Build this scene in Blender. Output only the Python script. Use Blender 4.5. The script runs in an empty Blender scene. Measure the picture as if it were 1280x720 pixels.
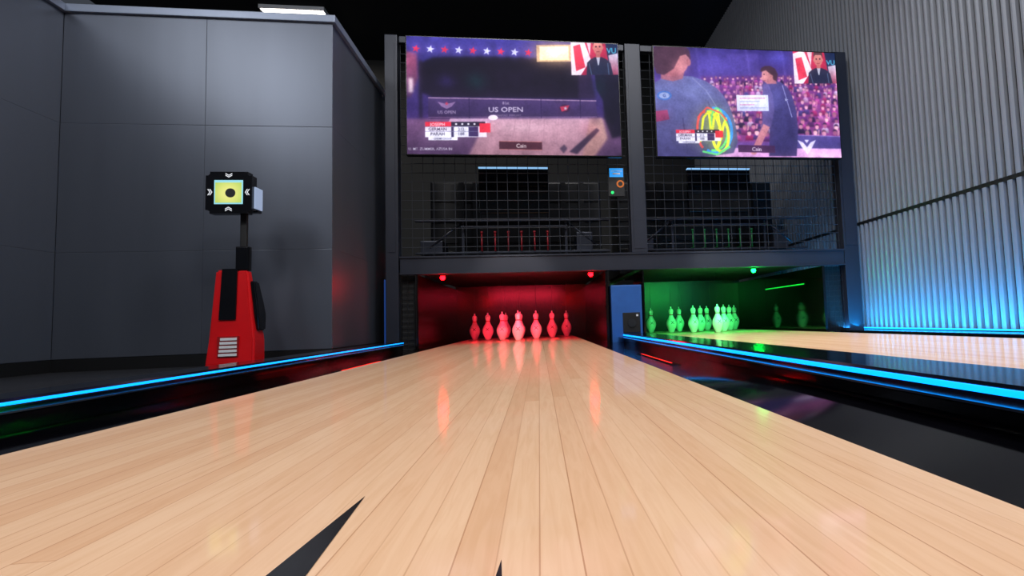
import bpy, bmesh, math, random
import numpy as np
from mathutils import Vector, Matrix
random.seed(7)
scene = bpy.context.scene
col = scene.collection
try:
    scene.view_settings.view_transform = 'Standard'
except Exception:
    pass

# ------------------------------------------------------------------ helpers
def s2l(c):
    def f(v):
        v /= 255.0
        return v/12.92 if v <= 0.04045 else ((v+0.055)/1.055)**2.4
    return (f(c[0]), f(c[1]), f(c[2]), 1.0)

def mat(name, rgb, rough=0.5, metal=0.0, var=0.12, nscale=12.0, spec=0.5, coat=0.0, bump=0.0, stretch=(1,1,1)):
    m = bpy.data.materials.new(name); m.use_nodes = True
    nt = m.node_tree; b = nt.nodes['Principled BSDF']
    tc = nt.nodes.new('ShaderNodeTexCoord')
    mp = nt.nodes.new('ShaderNodeMapping'); mp.inputs['Scale'].default_value = stretch
    nz = nt.nodes.new('ShaderNodeTexNoise'); nz.inputs['Scale'].default_value = nscale
    nz.inputs['Detail'].default_value = 4
    rp = nt.nodes.new('ShaderNodeValToRGB')
    c = s2l(rgb)
    rp.color_ramp.elements[0].position = 0.3; rp.color_ramp.elements[1].position = 0.7
    rp.color_ramp.elements[0].color = (c[0]*(1-var), c[1]*(1-var), c[2]*(1-var), 1)
    rp.color_ramp.elements[1].color = (min(1,c[0]*(1+var)), min(1,c[1]*(1+var)), min(1,c[2]*(1+var)), 1)
    nt.links.new(tc.outputs['Object'], mp.inputs[0]); nt.links.new(mp.outputs[0], nz.inputs['Vector'])
    nt.links.new(nz.outputs['Fac'], rp.inputs[0]); nt.links.new(rp.outputs[0], b.inputs['Base Color'])
    b.inputs['Roughness'].default_value = rough; b.inputs['Metallic'].default_value = metal
    b.inputs['Specular IOR Level'].default_value = spec
    b.inputs['Coat Weight'].default_value = coat
    b.inputs['Coat Roughness'].default_value = 0.05
    if bump > 0:
        bp = nt.nodes.new('ShaderNodeBump'); bp.inputs['Strength'].default_value = bump
        bp.inputs['Distance'].default_value = 0.01
        nt.links.new(nz.outputs['Fac'], bp.inputs['Height']); nt.links.new(bp.outputs[0], b.inputs['Normal'])
    return m

def emis(name, rgb, strength):
    m = bpy.data.materials.new(name); m.use_nodes = True
    nt = m.node_tree; b = nt.nodes['Principled BSDF']
    c = s2l(rgb)
    b.inputs['Base Color'].default_value = (c[0]*.5, c[1]*.5, c[2]*.5, 1)
    b.inputs['Emission Color'].default_value = c
    b.inputs['Emission Strength'].default_value = strength
    return m

def box(bm, x0, x1, y0, y1, z0, z1, mi=0):
    vs = [bm.verts.new(p) for p in [(x0,y0,z0),(x1,y0,z0),(x1,y1,z0),(x0,y1,z0),(x0,y0,z1),(x1,y0,z1),(x1,y1,z1),(x0,y1,z1)]]
    for f in [(0,3,2,1),(4,5,6,7),(0,1,5,4),(1,2,6,5),(2,3,7,6),(3,0,4,7)]:
        fc = bm.faces.new([vs[i] for i in f]); fc.material_index = mi
    return vs

def bbox(bm, x0, x1, y0, y1, z0, z1, bev=0.004, mi=0):
    t = bmesh.new(); box(t, x0,x1,y0,y1,z0,z1,mi)
    bmesh.ops.bevel(t, geom=t.edges[:], offset=bev, segments=2, affect='EDGES', profile=0.7)
    merge(bm, t, mi)

def merge(bm, t, mi=None):
    mp = {}
    for v in t.verts: mp[v] = bm.verts.new(v.co)
    for f in t.faces:
        try:
            nf = bm.faces.new([mp[v] for v in f.verts]); nf.material_index = f.material_index if mi is None else mi
            nf.smooth = f.smooth
        except ValueError: pass
    t.free()

def cyl(bm, p0, p1, r0, r1=None, n=16, mi=0, smooth=True, cap=True):
    if r1 is None: r1 = r0
    p0 = Vector(p0); p1 = Vector(p1); d = (p1-p0).normalized()
    a = d.orthogonal().normalized(); b = d.cross(a)
    A=[];B=[]
    for i in range(n):
        t = 2*math.pi*i/n; o = a*math.cos(t)+b*math.sin(t)
        A.append(bm.verts.new(p0+o*r0)); B.append(bm.verts.new(p1+o*r1))
    for i in range(n):
        f = bm.faces.new([A[i],A[(i+1)%n],B[(i+1)%n],B[i]]); f.smooth = smooth; f.material_index = mi
    if cap:
        bm.faces.new(A[::-1]).material_index = mi; bm.faces.new(B).material_index = mi

def lathe(bm, prof, n=28, mi=0):
    rings=[]
    for r,z in prof:
        rings.append([bm.verts.new((r*math.cos(2*math.pi*i/n), r*math.sin(2*math.pi*i/n), z)) for i in range(n)])
    for a,b in zip(rings, rings[1:]):
        for i in range(n):
            f = bm.faces.new([a[i],a[(i+1)%n],b[(i+1)%n],b[i]]); f.smooth=True; f.material_index=mi
    bm.faces.new(rings[0][::-1]); bm.faces.new(rings[-1])

def levels(bm, lv, mi=0):
    """stack of rectangles: (z,x0,x1,y0,y1)"""
    rs=[]
    for z,x0,x1,y0,y1 in lv:
        rs.append([bm.verts.new(p) for p in [(x0,y0,z),(x1,y0,z),(x1,y1,z),(x0,y1,z)]])
    for a,b in zip(rs,rs[1:]):
        for i in range(4):
            bm.faces.new([a[i],a[(i+1)%4],b[(i+1)%4],b[i]]).material_index=mi
    bm.faces.new(rs[0][::-1]).material_index=mi; bm.faces.new(rs[-1]).material_index=mi

def extrude_profile(bm, pts, y0, y1, mi=0, closed=True, smooth=False):
    """pts in (x,z), swept along y"""
    A=[bm.verts.new((x,y0,z)) for x,z in pts]; B=[bm.verts.new((x,y1,z)) for x,z in pts]
    n=len(pts); rng = n if closed else n-1
    for i in range(rng):
        f=bm.faces.new([A[i],A[(i+1)%n],B[(i+1)%n],B[i]]); f.material_index=mi; f.smooth=smooth
    if closed:
        bm.faces.new(A[::-1]).material_index=mi; bm.faces.new(B).material_index=mi

def fin(name, bm, mats, parent=None, loc=(0,0,0), label=None, category=None, kind=None, group=None, norm=True):
    if norm: bmesh.ops.recalc_face_normals(bm, faces=bm.faces[:])
    me = bpy.data.meshes.new(name); bm.to_mesh(me); bm.free()
    if not isinstance(mats,(list,tuple)): mats=[mats]
    for m in mats: me.materials.append(m)
    o = bpy.data.objects.new(name, me); col.objects.link(o)
    o.location = loc
    if parent: o.parent = parent
    tag(o,label,category,kind,group)
    return o

def tag(o,label=None,category=None,kind=None,group=None):
    if label: o['label']=label
    if category: o['category']=category
    if kind: o['kind']=kind
    if group: o['group']=group

def empty(name, loc, label, category, group=None):
    o = bpy.data.objects.new(name, None); o.empty_display_size=0.05; col.objects.link(o); o.location=loc
    tag(o,label,category,None,group); return o

# ------------------------------------------------------------------ materials
def wood_material(name, coat):
    m = bpy.data.materials.new(name); m.use_nodes=True
    nt=m.node_tree; N=nt.nodes; L=nt.links; b=N['Principled BSDF']
    def math_(op,a=None,bv=None,cv=None):
        n=N.new('ShaderNodeMath'); n.operation=op
        for i,v in enumerate((a,bv,cv)):
            if v is None: continue
            if isinstance(v,(int,float)): n.inputs[i].default_value=v
            else: L.new(v,n.inputs[i])
        return n.outputs[0]
    tc=N.new('ShaderNodeTexCoord'); sp=N.new('ShaderNodeSeparateXYZ'); L.new(tc.outputs['Object'],sp.inputs[0])
    bx=math_('DIVIDE',sp.outputs[0],0.02718)
    bx=math_('ADD',bx,100.5)
    idx=math_('FLOOR',bx); fr=math_('FRACT',bx)
    wn0=N.new('ShaderNodeTexWhiteNoise'); wn0.noise_dimensions='1D'; L.new(idx,wn0.inputs['W'])
    yo=math_('MULTIPLY_ADD',wn0.outputs['Value'],7.0,sp.outputs[1])
    yb=math_('DIVIDE',yo,2.6); yi=math_('FLOOR',yb)
    cb=N.new('ShaderNodeCombineXYZ'); L.new(idx,cb.inputs[0]); L.new(yi,cb.inputs[1])
    wn=N.new('ShaderNodeTexWhiteNoise'); wn.noise_dimensions='2D'; L.new(cb.outputs[0],wn.inputs['Vector'])
    rp=N.new('ShaderNodeValToRGB')
    e=rp.color_ramp.elements
    e[0].position=0; e[0].color=s2l((227,181,144)); e[1].position=1; e[1].color=s2l((237,197,162))
    k=e.new(0.45); k.color=s2l((232,189,153))
    L.new(wn.outputs['Value'],rp.inputs[0])
    # grain
    cg=N.new('ShaderNodeCombineXYZ')
    gx=math_('MULTIPLY_ADD',wn.outputs['Value'],13.0,math_('MULTIPLY',sp.outputs[0],60.0))
    L.new(gx,cg.inputs[0]); L.new(math_('MULTIPLY',sp.outputs[1],4.0),cg.inputs[1]); L.new(math_('MULTIPLY',wn.outputs['Value'],20.0),cg.inputs[2])
    nz=N.new('ShaderNodeTexNoise'); nz.inputs['Scale'].default_value=2.2; nz.inputs['Detail'].default_value=6; nz.inputs['Distortion'].default_value=0.9
    L.new(cg.outputs[0],nz.inputs['Vector'])
    gr=N.new('ShaderNodeValToRGB'); gr.color_ramp.elements[0].position=0.28; gr.color_ramp.elements[1].position=0.62
    gr.color_ramp.elements[0].color=(0.86,0.77,0.68,1); gr.color_ramp.elements[1].color=(1,1,1,1)
    L.new(nz.outputs['Fac'],gr.inputs[0])
    mx=N.new('ShaderNodeMix'); mx.data_type='RGBA'; mx.blend_type='MULTIPLY'; mx.inputs[0].default_value=0.55
    L.new(rp.outputs[0],mx.inputs[6]); L.new(gr.outputs[0],mx.inputs[7])
    # seams, each with its own strength
    d=math_('ABSOLUTE',math_('SUBTRACT',fr,0.5))
    seam=math_('GREATER_THAN',d,0.480)
    wn2=N.new('ShaderNodeTexWhiteNoise'); wn2.noise_dimensions='1D'; L.new(math_('FLOOR',math_('ADD',bx,0.5)),wn2.inputs['W'])
    sstr=math_('MULTIPLY_ADD',wn2.outputs['Value'],0.5,0.2)
    yf=math_('FRACT',yb); seam2=math_('MULTIPLY',math_('LESS_THAN',yf,0.0006),0.3)
    sm=math_('MAXIMUM',math_('MULTIPLY',seam,sstr),seam2)
    mx2=N.new('ShaderNodeMix'); mx2.data_type='RGBA'; mx2.blend_type='MULTIPLY'
    L.new(sm,mx2.inputs[0]); L.new(mx.outputs[2],mx2.inputs[6]); mx2.inputs[7].default_value=(0.5,0.30,0.18,1)
    L.new(mx2.outputs[2],b.inputs['Base Color'])
    b.inputs['Roughness'].default_value=0.5
    b.inputs['Specular IOR Level'].default_value=0.1
    b.inputs['Coat Weight'].default_value=coat
    b.inputs['Coat Roughness'].default_value=0.075
    b.inputs['Coat IOR'].default_value=1.45
    return m

M_wood = wood_material('lane_maple',0.75)
M_wood2 = wood_material('lane_maple_side',0.45)
M_black_gloss = mat('black_gloss_plastic',(12,13,17),0.12,0,0.2,8)
M_gutter = mat('gutter_gloss_black',(4,4,7),0.12,0,0.2,8,spec=0.45)
M_divider = mat('divider_gloss_black',(9,13,22),0.12,0,0.15,8)
M_machine = mat('machine_black',(20,22,28),0.35,0,0.2,8)
M_black = mat('black_matte',(16,17,20),0.55)
M_dull = mat('dull_black_pad',(10,10,12),0.9,spec=0.0)
M_panel = mat('grey_metal_panel',(88,94,107),0.36,0.45,0.14,2.2,stretch=(1,1,0.12))  # tall noise streaks put a soft vertical sheen into the colour
M_panel_gap = mat('panel_gap_grey',(60,64,72),0.5)
M_coping = mat('coping_metal',(122,132,152),0.35,0.3,0.05)
M_base = mat('black_baseboard',(12,13,16),0.5)
M_floor = mat('grey_polished_floor',(32,33,38),0.35,0,0.2,6)
M_frame = mat('dark_steel_paint',(42,46,58),0.4,0.25,0.08,5)
M_wire = mat('wire_steel',(46,50,60),0.45,0.3)
M_ceiling = mat('black_ceiling',(10,10,12),0.9)
M_backwall = mat('dark_back_wall',(13,14,17),0.6)
M_corr = mat('corrugated_cladding',(120,124,133),0.4,0.1,0.05,2)
M_corr_gap = mat('cladding_shadow_gap',(26,27,31),0.6)
M_pitblack = mat('pit_gloss_black',(11,10,11),0.07,0,0.3,5)
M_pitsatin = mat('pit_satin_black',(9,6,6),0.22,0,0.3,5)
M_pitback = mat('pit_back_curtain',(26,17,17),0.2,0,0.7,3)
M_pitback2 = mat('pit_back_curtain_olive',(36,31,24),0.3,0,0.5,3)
M_red = mat('red_paint',(204,14,22),0.3,0,0.05)
M_white = mat('white_plastic',(225,228,235),0.35,0,0.03)
M_dart = mat('dart_inlay_black',(30,28,28),0.25,0,0.15,40)
M_cab = mat('cabinet_led_tinted',(44,92,166),0.35,0.0,0.08)  # blue LED light on the grey-blue steel put into the base colour
M_screenedge = mat('tv_bezel',(8,8,10),0.25)
M_string = mat('pin_string',(30,28,28),0.7)
E_blue = emis('blue_led',(0,140,255),2.6)
E_cyan = emis('cyan_led',(20,165,255),2.6)
E_red = emis('red_led',(255,4,10),34.0)
E_redline = emis('red_reflection_glow',(255,30,20),1.3)
E_green = emis('green_led',(8,255,70),22.0)
E_white = emis('ceiling_lamp_diffuser',(255,246,232),9.0)
E_coolline = emis('cool_line_led',(150,205,255),0.8)
E_palecyan = emis('display_border',(150,220,235),0.7)
E_signblue = emis('sign_blue',(40,150,235),0.9)
E_orange = emis('badge_orange',(210,110,30),0.5)

# kiosk display: yellow-green glow, deeper toward its rim
E_yellow = emis('yellow_display',(214,222,110),0.72)
nt=E_yellow.node_tree; b=nt.nodes['Principled BSDF']
tc=nt.nodes.new('ShaderNodeTexCoord'); mp=nt.nodes.new('ShaderNodeMapping'); gd=nt.nodes.new('ShaderNodeTexGradient'); gd.gradient_type='SPHERICAL'
mp.inputs['Location'].default_value=(0.018*10,0,-0.905*10); mp.inputs['Scale'].default_value=(10,1,10)
rp=nt.nodes.new('ShaderNodeValToRGB'); rp.color_ramp.elements[0].color=s2l((150,196,70)); rp.color_ramp.elements[0].position=0.1; rp.color_ramp.elements[1].color=s2l((236,236,140)); rp.color_ramp.elements[1].position=0.75
nt.links.new(tc.outputs['Object'],mp.inputs[0]); nt.links.new(mp.outputs[0],gd.inputs[0]); nt.links.new(gd.outputs[1],rp.inputs[0]); nt.links.new(rp.outputs[0],b.inputs['Emission Color'])

# pin material: small crossed mark on the belly, thin red neck band
def pin_mat():
    m = mat('pin_plastic',(246,244,242),0.22,0,0.02,10)
    nt=m.node_tree; N=nt.nodes; L=nt.links; b=N['Principled BSDF']
    src=b.inputs['Base Color'].links[0].from_socket
    tc=N.new('ShaderNodeTexCoord'); sp=N.new('ShaderNodeSeparateXYZ'); L.new(tc.outputs['Object'],sp.inputs[0])
    def mt(op,a,bv=0.0):
        n=N.new('ShaderNodeMath'); n.operation=op
        for i,v in enumerate((a,bv)):
            if isinstance(v,(int,float)): n.inputs[i].default_value=v
            else: L.new(v,n.inputs[i])
        return n.outputs[0]
    front=mt('LESS_THAN',sp.outputs[1],0.0)
    ax=mt('ABSOLUTE',sp.outputs[0]); dz=mt('ABSOLUTE',mt('SUBTRACT',sp.outputs[2],0.1))
    st=mt('LESS_THAN',mt('ABSOLUTE',mt('SUBTRACT',ax,dz)),0.0035)
    inb=mt('LESS_THAN',mt('MAXIMUM',ax,dz),0.015)
    k=mt('MULTIPLY',mt('MULTIPLY',st,inb),front)
    mx=N.new('ShaderNodeMix'); mx.data_type='RGBA'; L.new(k,mx.inputs[0]); L.new(src,mx.inputs[6]); mx.inputs[7].default_value=(0.03,0.03,0.04,1)
    bd=mt('LESS_THAN',mt('ABSOLUTE',mt('SUBTRACT',sp.outputs[2],0.176)),0.004)
    m2=N.new('ShaderNodeMix'); m2.data_type='RGBA'; L.new(bd,m2.inputs[0]); L.new(mx.outputs[2],m2.inputs[6]); m2.inputs[7].default_value=(0.6,0.03,0.04,1)
    L.new(m2.outputs[2],b.inputs['Base Color'])
    return m
M_pin = pin_mat()

# ------------------------------------------------------------------ layout constants
FL = -0.03           # floor level beside the lanes
LC = [-0.18, 1.62]   # lane centres
HW = 0.53
FY = 4.1             # front plane of the steel frame
PB = 6.0             # back of pin pit
XR = 2.72            # cladding wall
CEIL = 4.4

# ------------------------------------------------------------------ structure
bm=bmesh.new(); box(bm,-5.5,XR+0.1,-3.0,8.8,-0.22,-0.14)
fin('floor',bm,M_floor,label='dark concrete floor under the lanes',category='floor',kind='structure')
bm=bmesh.new(); box(bm,-5.5,-1.13,-3.0,8.8,-0.138,FL)
fin('floor_side',bm,M_floor,label='dark grey polished floor beside the lane',category='floor',kind='structure')
bm=bmesh.new(); box(bm,-1.12,XR,-3.0,-1.21,-0.138,0.0)
fin('floor_approach',bm,M_wood,label='maple approach floor before the lanes',category='floor',kind='structure')
bm=bmesh.new(); box(bm,-5.5,XR+0.1,-3.0,8.8,CEIL,CEIL+0.1)
fin('ceiling',bm,M_ceiling,label='black painted ceiling',category='ceiling',kind='structure')
bm=bmesh.new(); box(bm,-5.5,XR+0.1,8.7,8.8,-0.14,CEIL)
fin('wall_back',bm,M_backwall,label='dark wall behind the pinsetters',category='wall',kind='structure')

# corrugated wall
def corrugated(bm, z0, z1, mi=0, gi=1):
    p=0.060; y=-3.0
    pts=[]
    while y<8.7:
        pts += [(XR,y,1),(XR,y+0.022,1),(XR-0.020,y+0.025,0),(XR-0.025,y+0.041,0),(XR-0.020,y+0.057,0)]
        y+=p
    A=[bm.verts.new((x,yy,z0)) for x,yy,_ in pts]; B=[bm.verts.new((x,yy,z1)) for x,yy,_ in pts]
    for i in range(len(pts)-1):
        f=bm.faces.new([A[i],B[i],B[i+1],A[i+1]])
        f.material_index = gi if i%5==0 else mi
bm=bmesh.new()
corrugated(bm,0.0,0.87); corrugated(bm,0.895,CEIL)
box(bm,XR+0.001,XR+0.1,-3,8.7,-0.14,CEIL,1)
fin('wall_right',bm,[M_corr,M_corr_gap],label='vertically corrugated grey metal cladding wall',category='wall',kind='structure',norm=False)
bm=bmesh.new(); box(bm,XR-0.018,XR,-3,8.7,0.868,0.897)
fin('trim_1',bm,M_base,label='dark horizontal joint rail across the cladding',category='trim',kind='structure')

# left partition (L shaped return) with metal panels
PX0,PX1,PY,PTOP=-2.65,-1.205,3.37,2.02
bm=bmesh.new()
box(bm,PX0,PX1-0.005,PY+0.012,PY+0.15,FL,PTOP)
box(bm,PX1-0.15,PX1-0.005,PY+0.15,4.75,FL,PTOP)
zs=[0.04,0.63,1.37,PTOP]; xs=[PX0,-1.905,PX1]
for i in range(3):
    for j in range(2):
        bbox(bm,xs[j]+0.0002,xs[j+1]-0.0002,PY,PY+0.014,zs[i]+0.0002,zs[i+1]-0.0002,0.0024,1)
    bbox(bm,PX1-0.014,PX1,PY+0.0142,4.75,zs[i]+0.0002,zs[i+1]-0.0002,0.0024,1)
fin('wall_partition',bm,[M_panel_gap,M_panel],label='low partition clad in dark grey metal panels',category='wall',kind='structure')
bm=bmesh.new()
box(bm,-2.83,PX0-0.014,-3.0,PY+0.15,FL,PTOP)
ys=[-3.0,-1.5,0.0,1.3,2.45,PY]
for i in range(3):
    for j in range(5):
        bbox(bm,PX0-0.015,PX0-0.001,ys[j]+0.0002,ys[j+1]-0.0002,zs[i]+0.0002,zs[i+1]-0.0002,0.0024,1)
fin('wall_left',bm,[M_panel_gap,M_panel],label='dark grey metal panelled side wall',category='wall',kind='structure')
bm=bmesh.new()
bbox(bm,PX0-0.02,PX1+0.02,PY-0.02,PY+0.16,PTOP,PTOP+0.045,0.004)
bbox(bm,PX1-0.16,PX1+0.02,PY+0.16,4.75,PTOP,PTOP+0.045,0.004)
bbox(bm,-2.84,PX0+0.02,-3.0,PY-0.02,PTOP,PTOP+0.045,0.004)
fin('trim_2',bm,M_coping,label='pale metal coping on top of the partition',category='trim',kind='structure')
bm=bmesh.new()
box(bm,PX0,PX1,PY-0.004,PY+0.011,FL,0.038); box(bm,PX1-0.011,PX1+0.004,PY,4.75,FL,0.038); 
box(bm,PX0-0.013,PX0+0.004,-3,PY,FL,0.038)
fin('baseboard_left',bm,M_base,label='black plinth along the panelled partition',category='baseboard',kind='structure')

# ceiling lamp
lp=empty('ceiling_light',(-3.1,7.65,CEIL-0.001),'square flat white ceiling panel light, switched on','light')
bm=bmesh.new(); bbox(bm,-0.40,0.40,-0.40,0.40,-0.05,0,0.004); fin('lamp_housing',bm,M_white,lp)
bm=bmesh.new(); box(bm,-0.38,0.38,-0.38,0.38,-0.056,-0.050); fin('lamp_diffuser',bm,E_white,lp)

# ------------------------------------------------------------------ lanes
for i,c in enumerate(LC):
    e=empty('bowling_lane',(c,0,0),'light maple bowling lane, %s' % ('lit red at the pins' if i==0 else 'lit green at the pins'),'bowling lane','bowling lanes')
    bm=bmesh.new(); box(bm,-HW,HW,-1.2,PB-0.05,-0.12,0.0)
    fin('lane_surface',bm,M_wood if i==0 else M_wood2,e)
    for dx in (-3,-2,-1,0,1,2,3):
        tipx=dx*0.1305+0.022; tipy=0.52-abs(dx)*0.16
        bm=bmesh.new()
        L0=0.30; w=0.025
        v=[bm.verts.new(p) for p in [(tipx,tipy,0.0006),(tipx-w*0.98,tipy-L0,0.0006),(tipx,tipy-L0+0.03,0.0006),(tipx+w*0.98,tipy-L0,0.0006)]]
        bm.faces.new([v[0],v[1],v[2]]); bm.faces.new([v[0],v[2],v[3]])
        fin('dart_marker',bm,M_dart,e,label='black wedge-shaped inlaid aiming dart')

# gutters: flat-bottomed channels
def gutter(x_in, x_out, label):
    bm=bmesh.new()
    s=1 if x_out>x_in else -1
    w=abs(x_out-x_in)
    prof=[(0,-0.003),(0.02,-0.010),(0.05,-0.017),(0.10,-0.021),(0.20,-0.0225),(0.35,-0.0232),(0.5,-0.0235),(0.65,-0.0232),(0.80,-0.0225),(0.92,-0.022),(1.0,-0.0218)]
    pts2=[(x_in+s*w*t,z) for t,z in prof]+[(x_out,-0.13),(x_in,-0.13)]
    extrude_profile(bm,pts2,-1.2,FY-0.012,0,True,False)
    ob=fin('gutter',bm,M_gutter,label=label,category='gutter',group='lane gutters')
    for p in ob.data.polygons:
        if abs(p.normal.y)<0.5 and p.normal.z>0.3: p.use_smooth=True
    return ob
e1=0.002
gutter(LC[0]-HW-e1,-0.979,'glossy black gutter beside the red-lit lane')
gutter(LC[0]+HW+e1,0.642,'glossy black gutter next to the blue-lit divider')
gutter(LC[1]-HW-e1,0.828,'glossy black gutter beside the green-lit lane')
gutter(LC[1]+HW+e1,2.42,'glossy black gutter near the cladding wall')

# cappings: LED strips sit above a thin lip, added to block their gutter reflection
def capping(x0,x1,ztop,sides,label,strip_h,y1=FY-0.012):
    e=empty('lane_divider',((x0+x1)/2,0,0),label,'lane divider','lane dividers')
    h=(x1-x0)/2; zl=ztop-0.008-strip_h-0.005; lw=0.045
    R_=[(h,-0.13)]
    if 1 in sides: R_+=[(h,zl-0.006),(h+lw-0.004,zl-0.006),(h+lw,zl-0.003),(h+lw-0.004,zl),(h,zl)]
    R_+=[(h,ztop-0.005),(h-0.004,ztop)]
    L_=[(-h+0.004,ztop),(-h,ztop-0.005)]
    if -1 in sides: L_+=[(-h,zl),(-h-lw+0.004,zl),(-h-lw,zl-0.003),(-h-lw+0.004,zl-0.006),(-h,zl-0.006)]
    bm=bmesh.new()
    extrude_profile(bm,[(-h,-0.13)]+R_+L_,-1.2,y1)
    fin('divider_body',bm,M_divider,e)
    for sd in sides:
        bm=bmesh.new()
        bbox(bm,*( (-h-0.006,-h-0.0005) if sd<0 else (h+0.0005,h+0.006)),-1.2,y1,ztop-0.006-strip_h,ztop-0.006,0.0015)
        fin('glow_strip',bm,E_blue,e,label='glowing blue light strip')
capping(-1.10,-0.98,0.044,[1],'black divider edged with a blue light strip beside the panelled partition',0.006)
capping(0.643,0.827,0.040,[-1],'broad black divider with a glowing blue light strip between the lanes',0.010)
capping(2.43,2.66,0.0,[],'black ledge beneath the cladding wall',0)

# wall base light
e=empty('wall_light_strip',(XR-0.055,0,0),'blue light strip along the foot of the cladding wall','light strip')
bm=bmesh.new(); box(bm,-0.004,0.014,-1.2,5.9,-0.12,0.004); fin('strip_channel',bm,M_black,e)
bm=bmesh.new(); bbox(bm,-0.004,0.006,-1.2,5.9,0.0045,0.014,0.002); fin('glow_strip',bm,E_cyan,e)

# red lamp reflections modelled as glowing lines on added non-reflective pads
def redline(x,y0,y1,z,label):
    e=empty('gutter_reflection',(x,y0,z),label,'light strip','red gutter reflections')
    bm=bmesh.new(); box(bm,-0.018,0.018,-0.08,y1-y0+0.02,0,0.0005); fin('matte_pad',bm,M_dull,e)
    bm=bmesh.new(); bbox(bm,-0.003,0.003,0,y1-y0,0.0005,0.0022,0.0005); fin('glow_strip',bm,E_redline,e,label='glowing line for a red lamp reflection')
redline(-0.820,2.40,2.95,-0.0229,'short red reflection, built as a glowing line, in the gutter by the partition')
redline(0.4935,2.00,2.6,-0.0232,'short red reflection, built as a glowing line, in the gutter by the divider')

# ------------------------------------------------------------------ steel frame with mesh
fr=empty('steel_frame',(0.79,FY,-0.10),'dark grey steel frame with wire mesh above the pin decks','steel frame')
def fx(x): return x-0.79
def fz(z): return z+0.10
for x0,x1 in ((-1.10,-1.01),(0.735,0.86),(2.52,2.650)):
    bm=bmesh.new(); zb = -0.10 if x0!=0.735 else 0.668
    bbox(bm,fx(x0),fx(x1),0,0.11,fz(zb),fz(2.36),0.005)
    box(bm,fx(x0)+0.02,fx(x1)-0.02,-0.004,0.0,fz(0.70),fz(2.30))
    fin('column',bm,M_frame,fr)
bm=bmesh.new(); bbox(bm,fx(-1.0),fx(2.515),0.0,0.10,fz(0.535),fz(0.665),0.005)
box(bm,fx(-1.0),fx(2.515),-0.01,0.0,fz(0.655),fz(0.667)); box(bm,fx(-1.0),fx(2.515),-0.01,0.0,fz(0.533),fz(0.545))
fin('beam',bm,M_frame,fr)
bm=bmesh.new(); bbox(bm,fx(-1.0),fx(0.73),0.02,0.08,fz(2.31),fz(2.36),0.004); bbox(bm,fx(0.865),fx(2.515),0.02,0.08,fz(2.31),fz(2.36),0.004)
fin('top_rail',bm,M_frame,fr)
for x0,x1 in ((-1.0,0.728),(0.868,2.512)):
    bm=bmesh.new()
    p=0.078; n=int((x1-x0)/p); y=0.055
    for k in range(n+1):
        x=x0+(x1-x0)*k/n
        cyl(bm,(fx(x),y,fz(0.67)),(fx(x),y,fz(2.31)),0.0022,n=6,cap=False)
    m=int((2.31-0.67)/0.07)
    for k in range(m+1):
        z=0.67+(2.31-0.67)*k/m
        cyl(bm,(fx(x0),y+0.005,fz(z)),(fx(x1),y+0.005,fz(z)),0.0028,n=6,cap=False)
    fin('wire_mesh',bm,M_wire,fr,label='square-grid steel wire mesh')
for x0,x1 in ((2.345,2.515),(-1.005,-0.91)):
    bm=bmesh.new(); n=max(2,int((x1-x0)/0.04))
    for k in range(n+1):
        x=x0+(x1-x0)*k/n; cyl(bm,(fx(x),0.05,fz(-0.02)),(fx(x),0.05,fz(0.535)),0.0025,n=5,cap=False)
    for k in range(14):
        z=-0.02+0.555*k/13; cyl(bm,(fx(x0),0.055,fz(z)),(fx(x1),0.055,fz(z)),0.0025,n=5,cap=False)
    box(bm,fx(x0),fx(x1),0.075,0.085,fz(-0.02),fz(0.53))
    fin('wire_mesh',bm,M_black,fr)
bm=bmesh.new(); bbox(bm,fx(-1.112),fx(-1.102),0.0,0.012,fz(0.0),fz(0.50),0.003)
fin('glow_strip',bm,emis('blue_column_strip',(20,70,150),0.3),fr,label='dim blue vertical light strip')

# ------------------------------------------------------------------ pin pits
for i,c in enumerate(LC):
    e=empty('pin_pit',(c,FY+0.005,0.0),'glossy black pin pit %s' % ('washed in red light' if i==0 else 'washed in green light'),'pin pit','pin pits')
    D=PB-FY-0.005
    lo = 0.695 if i==0 else 0.800
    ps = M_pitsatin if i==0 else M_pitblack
    for s in (-1,1):
        bm=bmesh.new(); x0,x1=(0.695,0.715) if s>0 else (-lo-0.012,-lo)
        box(bm,x0,x1,0,D,-0.13,0.53)
        fin('side_panel',bm,ps,e)
        bm=bmesh.new()
        if s>0: box(bm,HW+0.002,0.694,0,D,-0.13,-0.03)
        else: box(bm,-lo+0.001,-HW-0.002,0,D,-0.13,-0.03)
        fin('pit_gutter',bm,M_gutter,e)
    bm=bmesh.new(); box(bm,-lo-0.012,0.715,D,D+0.02,-0.13,0.70)
    for k in (-0.35,0.0,0.35): box(bm,k-0.004,k+0.004,D-0.004,D,0.0,0.6)
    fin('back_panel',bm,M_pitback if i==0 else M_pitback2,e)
    bm=bmesh.new(); box(bm,-lo-0.012,0.715,0.125,D,0.561,0.58); fin('pit_ceiling',bm,M_black,e)
    if i==1:  # glowing line stands for green light reflected in the side panel
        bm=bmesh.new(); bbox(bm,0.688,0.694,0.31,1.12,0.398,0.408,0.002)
        fin('glow_strip',bm,emis('green_reflection_glow',(30,255,80),0.6),e,label='thin green reflection on the pit side, built as a glowing line')

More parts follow.
